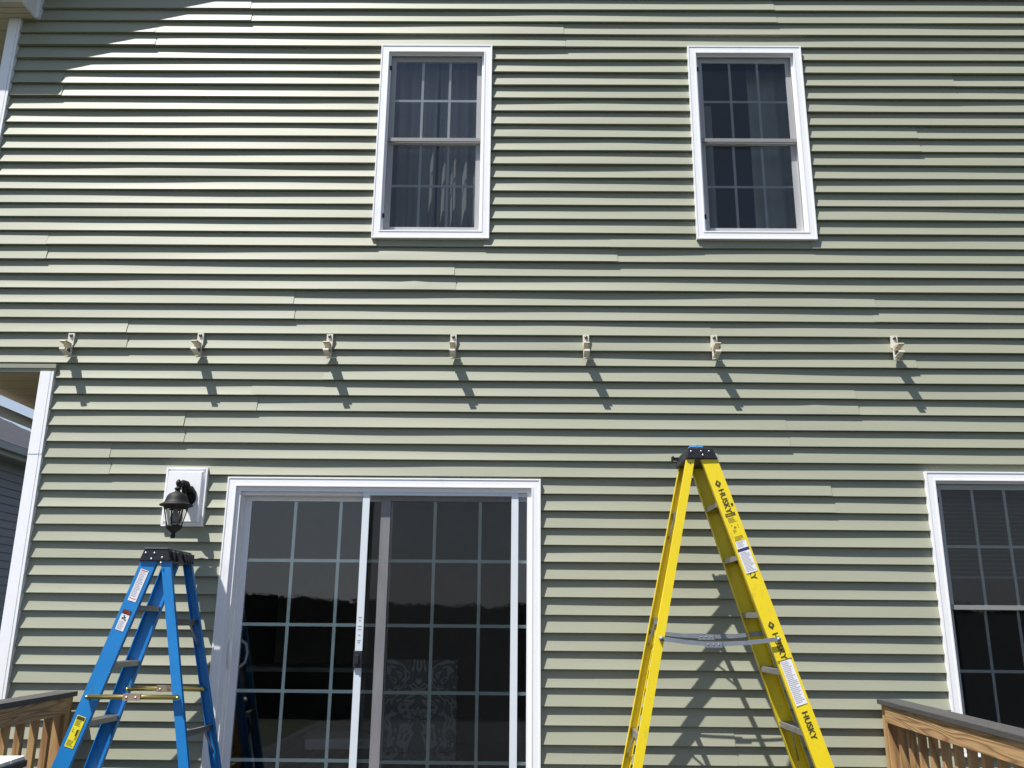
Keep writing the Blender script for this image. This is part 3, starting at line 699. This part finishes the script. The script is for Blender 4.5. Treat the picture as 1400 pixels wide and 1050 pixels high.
def spreader_flat(put, y, pts, m, h=.022):
    a, mid, c = [Vector((p[0], y, p[1])) for p in pts]
    mb = MB(); q1 = a.lerp(mid, .5)+Vector((0,0,-.004)); q2 = mid.lerp(c, .5)+Vector((0,0,-.006))
    for p, q in ((a,q1),(q1,mid)): mb.bar(p, q, .004, h)
    for p, q in ((mid+Vector((0,-.005,0)),q2+Vector((0,-.005,0))),(q2+Vector((0,-.005,0)),c+Vector((0,-.005,0)))): mb.bar(p, q, .004, h)
    mb.box(mid.x-.045, mid.x+.045, y-.011, y-.0075, mid.z-.016, mid.z+.014)
    for p in (a, c): mb.tube([p+Vector((0,.008,0)), p+Vector((0,-.010,0))], .011, 10)
    for dx in (-.028, 0, .028): mb.tube([(mid.x+dx,y-.011,mid.z-.001),(mid.x+dx,y-.0122,mid.z-.001)], .0042, 8)
    return put(mb, 'spreader', m)
spreader_flat(yput, -.592, ((.742,-.068),(1.010,-.094),(1.349,-.066)), STEEL)
spreader_flat(yput, -.170, ((.752,-.040),(1.060,-.062),(1.374,-.041)), STEEL)

# ---- blue ladder
B_ = dict(zt=.32, cx=-2.0, d={'F': (.533, .02), 'B': (.197, -.02)}, wc=.084, wr=.050,
          F=dict(climb=((.3,-1.994),(-1.33,-2.505)), rear=((.301,-1.900),(-1.33,-1.560))),
          B=dict(climb=((.3,-1.998),(-1.33,-2.470)), rear=((.324,-1.902),(-1.33,-1.502))),
          steps=[.074,-.218,-.506,-.80,-1.09], braced=[-1.09], bars=[-.009,-.565,-1.10])
bl_, bput, bctr, br_ = ladder('step_ladder', 'blue fibreglass step ladder with gold spreader tubes standing below the wall lantern', 'ladder', BLU, BLACKP, B_)
bc = cap(bput, BLACKP, (-2.018,-1.889), (-2.042,-1.872), .374, .308, -.545, -.185)
for y in (-.50,-.44,-.33,-.29,-.25,-.22): bc.box(-1.8885, -1.866, y, y+.016, .312, .366)
bput(bc, 'top_cap', BLACKP, bevel=.005)
rim = MB(); rim.box(-2.016, -1.891, -.548, -.19, .3745, .3785); bput(rim, 'cap_rim', ALU)
rv = MB()
for x, z in ((-2.008,.351),(-1.961,.351),(-1.975,.320),(-1.917,.327),(-1.921,.299)): rv.tube([(x,-.545,z),(x,-.548,z),(x,-.5495,z)], [.0055,.005,.002], 10)
bput(rv, 'rivet', RIVET)
def spreader_tube(y, x0, x1, z, m):
    mb = MB(); mb.tube([(x0,y,z),(x1,y,z+.003)], .0125, 14)
    for x in (x0, x1): mb.tube([(x,y+.014,z),(x,y-.016,z)], .0075, 8)
    bput(mb, 'spreader', m)
    pl = MB(); mx = (x0+x1)/2; pl.box(mx-.045, mx+.045, y-.0165, y-.0130, z-.015, z+.016); pl.box(mx-.045, mx+.045, y-.0165, y+.013, z+.0165, z+.0185)
    for dx in (-.025, .022): pl.tube([(mx+dx,y-.0165,z),(mx+dx,y-.020,z)], .0055, 8)
    bput(pl, 'spreader_hinge', mat('dull_zinc', (.58,.45,.34), rough=.35, metal=.9))
spreader_tube(-.566, -2.215, -1.748, -.383, BRASS)
spreader_tube(-.212, -2.160, -1.740, -.366, BRASS)
mb, mi = sticker(bctr, .262, .098, .046, None, [(2,.02,.05,-.4,.4)]+lines(18,.07,.88,1)+[(2,.91,.93,-.4,.4)], lift=.0012); put_sticker(bput, None, 'sticker', (mb, mi), [PAPER, INKG, REDI])
fig = [(2,.0,.22,-.5,.5),(3,.05,.17,-.36,.36),(2,.27,.33,-.2,.0),(2,.33,.42,-.1,.15),(2,.38,.47,-.3,-.05),(2,.44,.50,.0,.3)]
mb, mi = sticker(bctr, .052, -.052, .046, None, fig+lines(8,.55,.97,1), lift=.0012); put_sticker(bput, None, 'warning_sticker', (mb, mi), [PAPER, INKG, INK, REDI])
mb, mi = sticker(bctr, -.478, -.628, .048, None, [(1,.02,.13,-.44,.44)]+lines(6,.15,.34,1,-.42,.42)+lines(4,.40,.55,1,-.4,-.05)+[(1,.42,.62,.1,.3),(2,.40,.75,.2,.42)]+lines(5,.78,.97,1,-.42,.42), lift=.0012); put_sticker(bput, None, 'warning_sticker', (mb, mi), [YELST, INK, mat('olive_ink',(.35,.30,.02))])

# ================================================================== LANTERN
lx, ly = -2.012, -.185
lant = empty('wall_lantern', (-2.012, -.03, .73), label='black coach style wall lantern with clear glass on the white block beside the door', cat='wall lantern')
loff = Matrix.Translation(-Vector(lant.location))
def lp(mb, nm, m, parent=None, **kw):
    o = mb.build(nm, m, parent or lant, **kw); o.matrix_parent_inverse = loff if parent is None else Matrix.Identity(4); return o
bp_ = MB(); 
pts = [(-2.000+.047*math.cos(t)*1.0, -.030, .728+.066*math.sin(t)) for t in [math.pi/8+i*math.pi/4 for i in range(8)]]
bp_.poly(pts, (0,-.012,0)); pts2 = [(-2.000+.036*math.cos(t), -.042, .728+.052*math.sin(t)) for t in [math.pi/8+i*math.pi/4 for i in range(8)]]; bp_.poly(pts2, (0,-.010,0))
lp(bp_, 'backplate', BLACKM, bevel=.002)
ar = MB(); ar.tube([(-2.0,-.05,.755),(-2.003,-.09,.795),(-2.006,-.13,.795),(lx,-.165,.775),(lx,ly,.750)], [.024,.020,.018,.014,.014], 12)
ar.tube([(-2.0,-.045,.70),(-2.003,-.075,.70),(-2.006,-.10,.735),(-2.008,-.12,.775)], [.020,.018,.014,.010], 10)
lp(ar, 'arm', BLACKM)
hz = .650
hood = MB(); hood.lathe((lx,ly,hz), [(.0895,-.002),(.094,.0),(.094,.006),(.078,.013),(.068,.022),(.062,.036),(.057,.054),(.047,.068),(.030,.078),(.016,.083),(.014,.094),(.020,.099),(.020,.104),(.012,.108),(.009,.116),(.013,.124),(.016,.134),(.014,.144),(.008,.153),(.001,.158)], 28)
hood.lathe((lx,ly,hz), [(.0895,-.002),(.070,-.006),(.068,-.020),(.060,-.022)], 28)
lp(hood, 'hood', BLACKM)
cage = MB()
for i in range(6):
    t = math.pi/6+i*math.pi/3; cage.bar((lx+.064*math.cos(t), ly+.064*math.sin(t), hz-.018), (lx+.040*math.cos(t), ly+.040*math.sin(t), hz-.118), .006, .006)
cage.lathe((lx,ly,hz), [(.036,-.112),(.046,-.114),(.047,-.122),(.040,-.134),(.026,-.147),(.013,-.156),(.010,-.163),(.014,-.170),(.014,-.178),(.008,-.186),(.001,-.190)], 24)
lp(cage, 'cage', BLACKM)
gls = MB(); gls.lathe((lx,ly,hz), [(.060,-.020),(.039,-.113)], 6); lp(gls, 'lantern_glass', glassmat('lantern_glass', (.72,.73,.74), 2.2, .02), recalc=False)
blb = MB(); blb.lathe((lx,ly,hz), [(.001,-.104),(.016,-.100),(.026,-.085),(.028,-.070),(.022,-.052),(.014,-.038),(.013,-.018)], 18)
lp(blb, 'bulb', mat('frosted_bulb', (.30,.30,.30), rough=.35))

# ================================================================== AWNING BRACKETS
BX = [(-2.869,1.770),(-2.040,1.776),(-1.213,1.774),(-.424,1.776),(.420,1.779),(1.234,1.781),(2.376,1.785)]
BL = ['leftmost cream wall bracket, above the top of the white corner post', 'second cream wall bracket from the left, above the black lantern', 'third cream wall bracket from the left, above the middle of the glass door',
      'middle of the seven cream wall brackets, below the left upstairs window', 'fifth cream wall bracket from the left, between the door and the yellow ladder',
      'cream wall bracket just above the top of the yellow ladder', 'rightmost cream wall bracket, set apart beyond the yellow ladder']
def make_bracket():
    t = empty('wall_bracket', (0, -.002, 0))
    mb = MB(); mb.box(-.020, .020, -.012, .012, -.080, .0); mb.box(-.0185, .0185, -.020, -.012, -.162, -.080)
    mb.build('mounting_plate', BRKT, t, bevel=.0015)
    up_ = MB(); up_.poly([(-.018,-.026,-.074),(-.018,-.106,-.077),(-.018,-.112,-.083),(-.018,-.108,-.090),(-.018,-.060,-.093),(-.018,-.045,-.106),(-.018,-.026,-.108)], (.036,0,0))
    up_.build('upper_jaw', BRKTD, t, bevel=.002)
    lo = MB(); lo.poly([(-.018,-.026,-.137),(-.018,-.05,-.139),(-.018,-.098,-.135),(-.018,-.101,-.124),(-.018,-.108,-.125),(-.018,-.109,-.138),(-.018,-.070,-.143),(-.018,-.045,-.152),(-.018,-.026,-.155)], (.036,0,0))
    lo.build('lower_jaw', BRKT, t, bevel=.002)
    b1 = MB(); b1.tube([(0,-.012,-.017),(0,-.018,-.017),(0,-.021,-.017)], [.0115,.011,.005], 6); b1.build('bolt', BOLT, t)
    b2 = MB(); b2.tube([(.002,-.020,-.121),(.002,-.034,-.121)], .011, 8); b2.build('pivot_bolt', BOLT, t)
    return t
bproto = make_bracket()
for i, (x, z) in enumerate(BX):
    o = bproto if i == 0 else copy_tree(bproto)
    o.location = (x, -.002, z); o.rotation_euler.z = R([2,-1,0,1,-1,1,-2][i]); tag(o, BL[i], 'bracket', 'wall brackets in a row above the door')

# ================================================================== NEIGHBOUR'S HOUSE
nb = empty('neighbour_house', (-14, 10, -2.7), label='neighbouring house with slate blue siding and grey shingle roof beyond the left corner', cat='house')
noff = Matrix.Translation(-Vector(nb.location))
def np_(mb, nm, m, **kw):
    o = mb.build(nm, m, nb, **kw); o.matrix_parent_inverse = noff; return o
xw = -10.0; y0n, y1n = 1.0, 19.0; ze = 2.99
wl = MB(); wl.box(xw-8, xw-.012, y0n, y1n, -2.7, ze)
k = -2.7
while k < ze-.1: wl.poly([(xw-.012,y0n,k),(xw+.012,y0n,k),(xw-.010,y0n,k+.15)], (0, y1n-y0n, 0)); k += .152
np_(wl, 'wall', SIDING_N)
fa = MB(); fa.box(xw+.30, xw+.34, y0n-.3, y1n+.3, ze-.02, ze+.20); fa.box(xw-.02, xw+.30, y0n-.3, y1n+.3, ze-.03, ze-.01); fa.box(xw+.341, xw+.46, y0n-.3, y1n+.3, ze+.06, ze+.19)
np_(fa, 'gutter', mat('grey_gutter', (.35,.35,.36), rough=.5))
rf = MB()
nr = 14
for i in range(nr):     # overlapping shingle courses up to the hipped ridge
    t0, t1 = i/nr, (i+1)/nr; X0, X1 = xw+.42-3.1*t0, xw+.42-3.1*t1; Za, Zb = ze+.2+1.6*t0, ze+.2+1.6*t1
    ya, yb = y0n-.4+3.8*t0, y1n+.4-5.2*t0
    rf.poly([(X0,ya,Za),(X0,ya,Za+.012),(X1,ya,Zb+.01),(X1,ya,Zb-.02)], (0, yb-ya, 0))
np_(rf, 'roof', SHING)
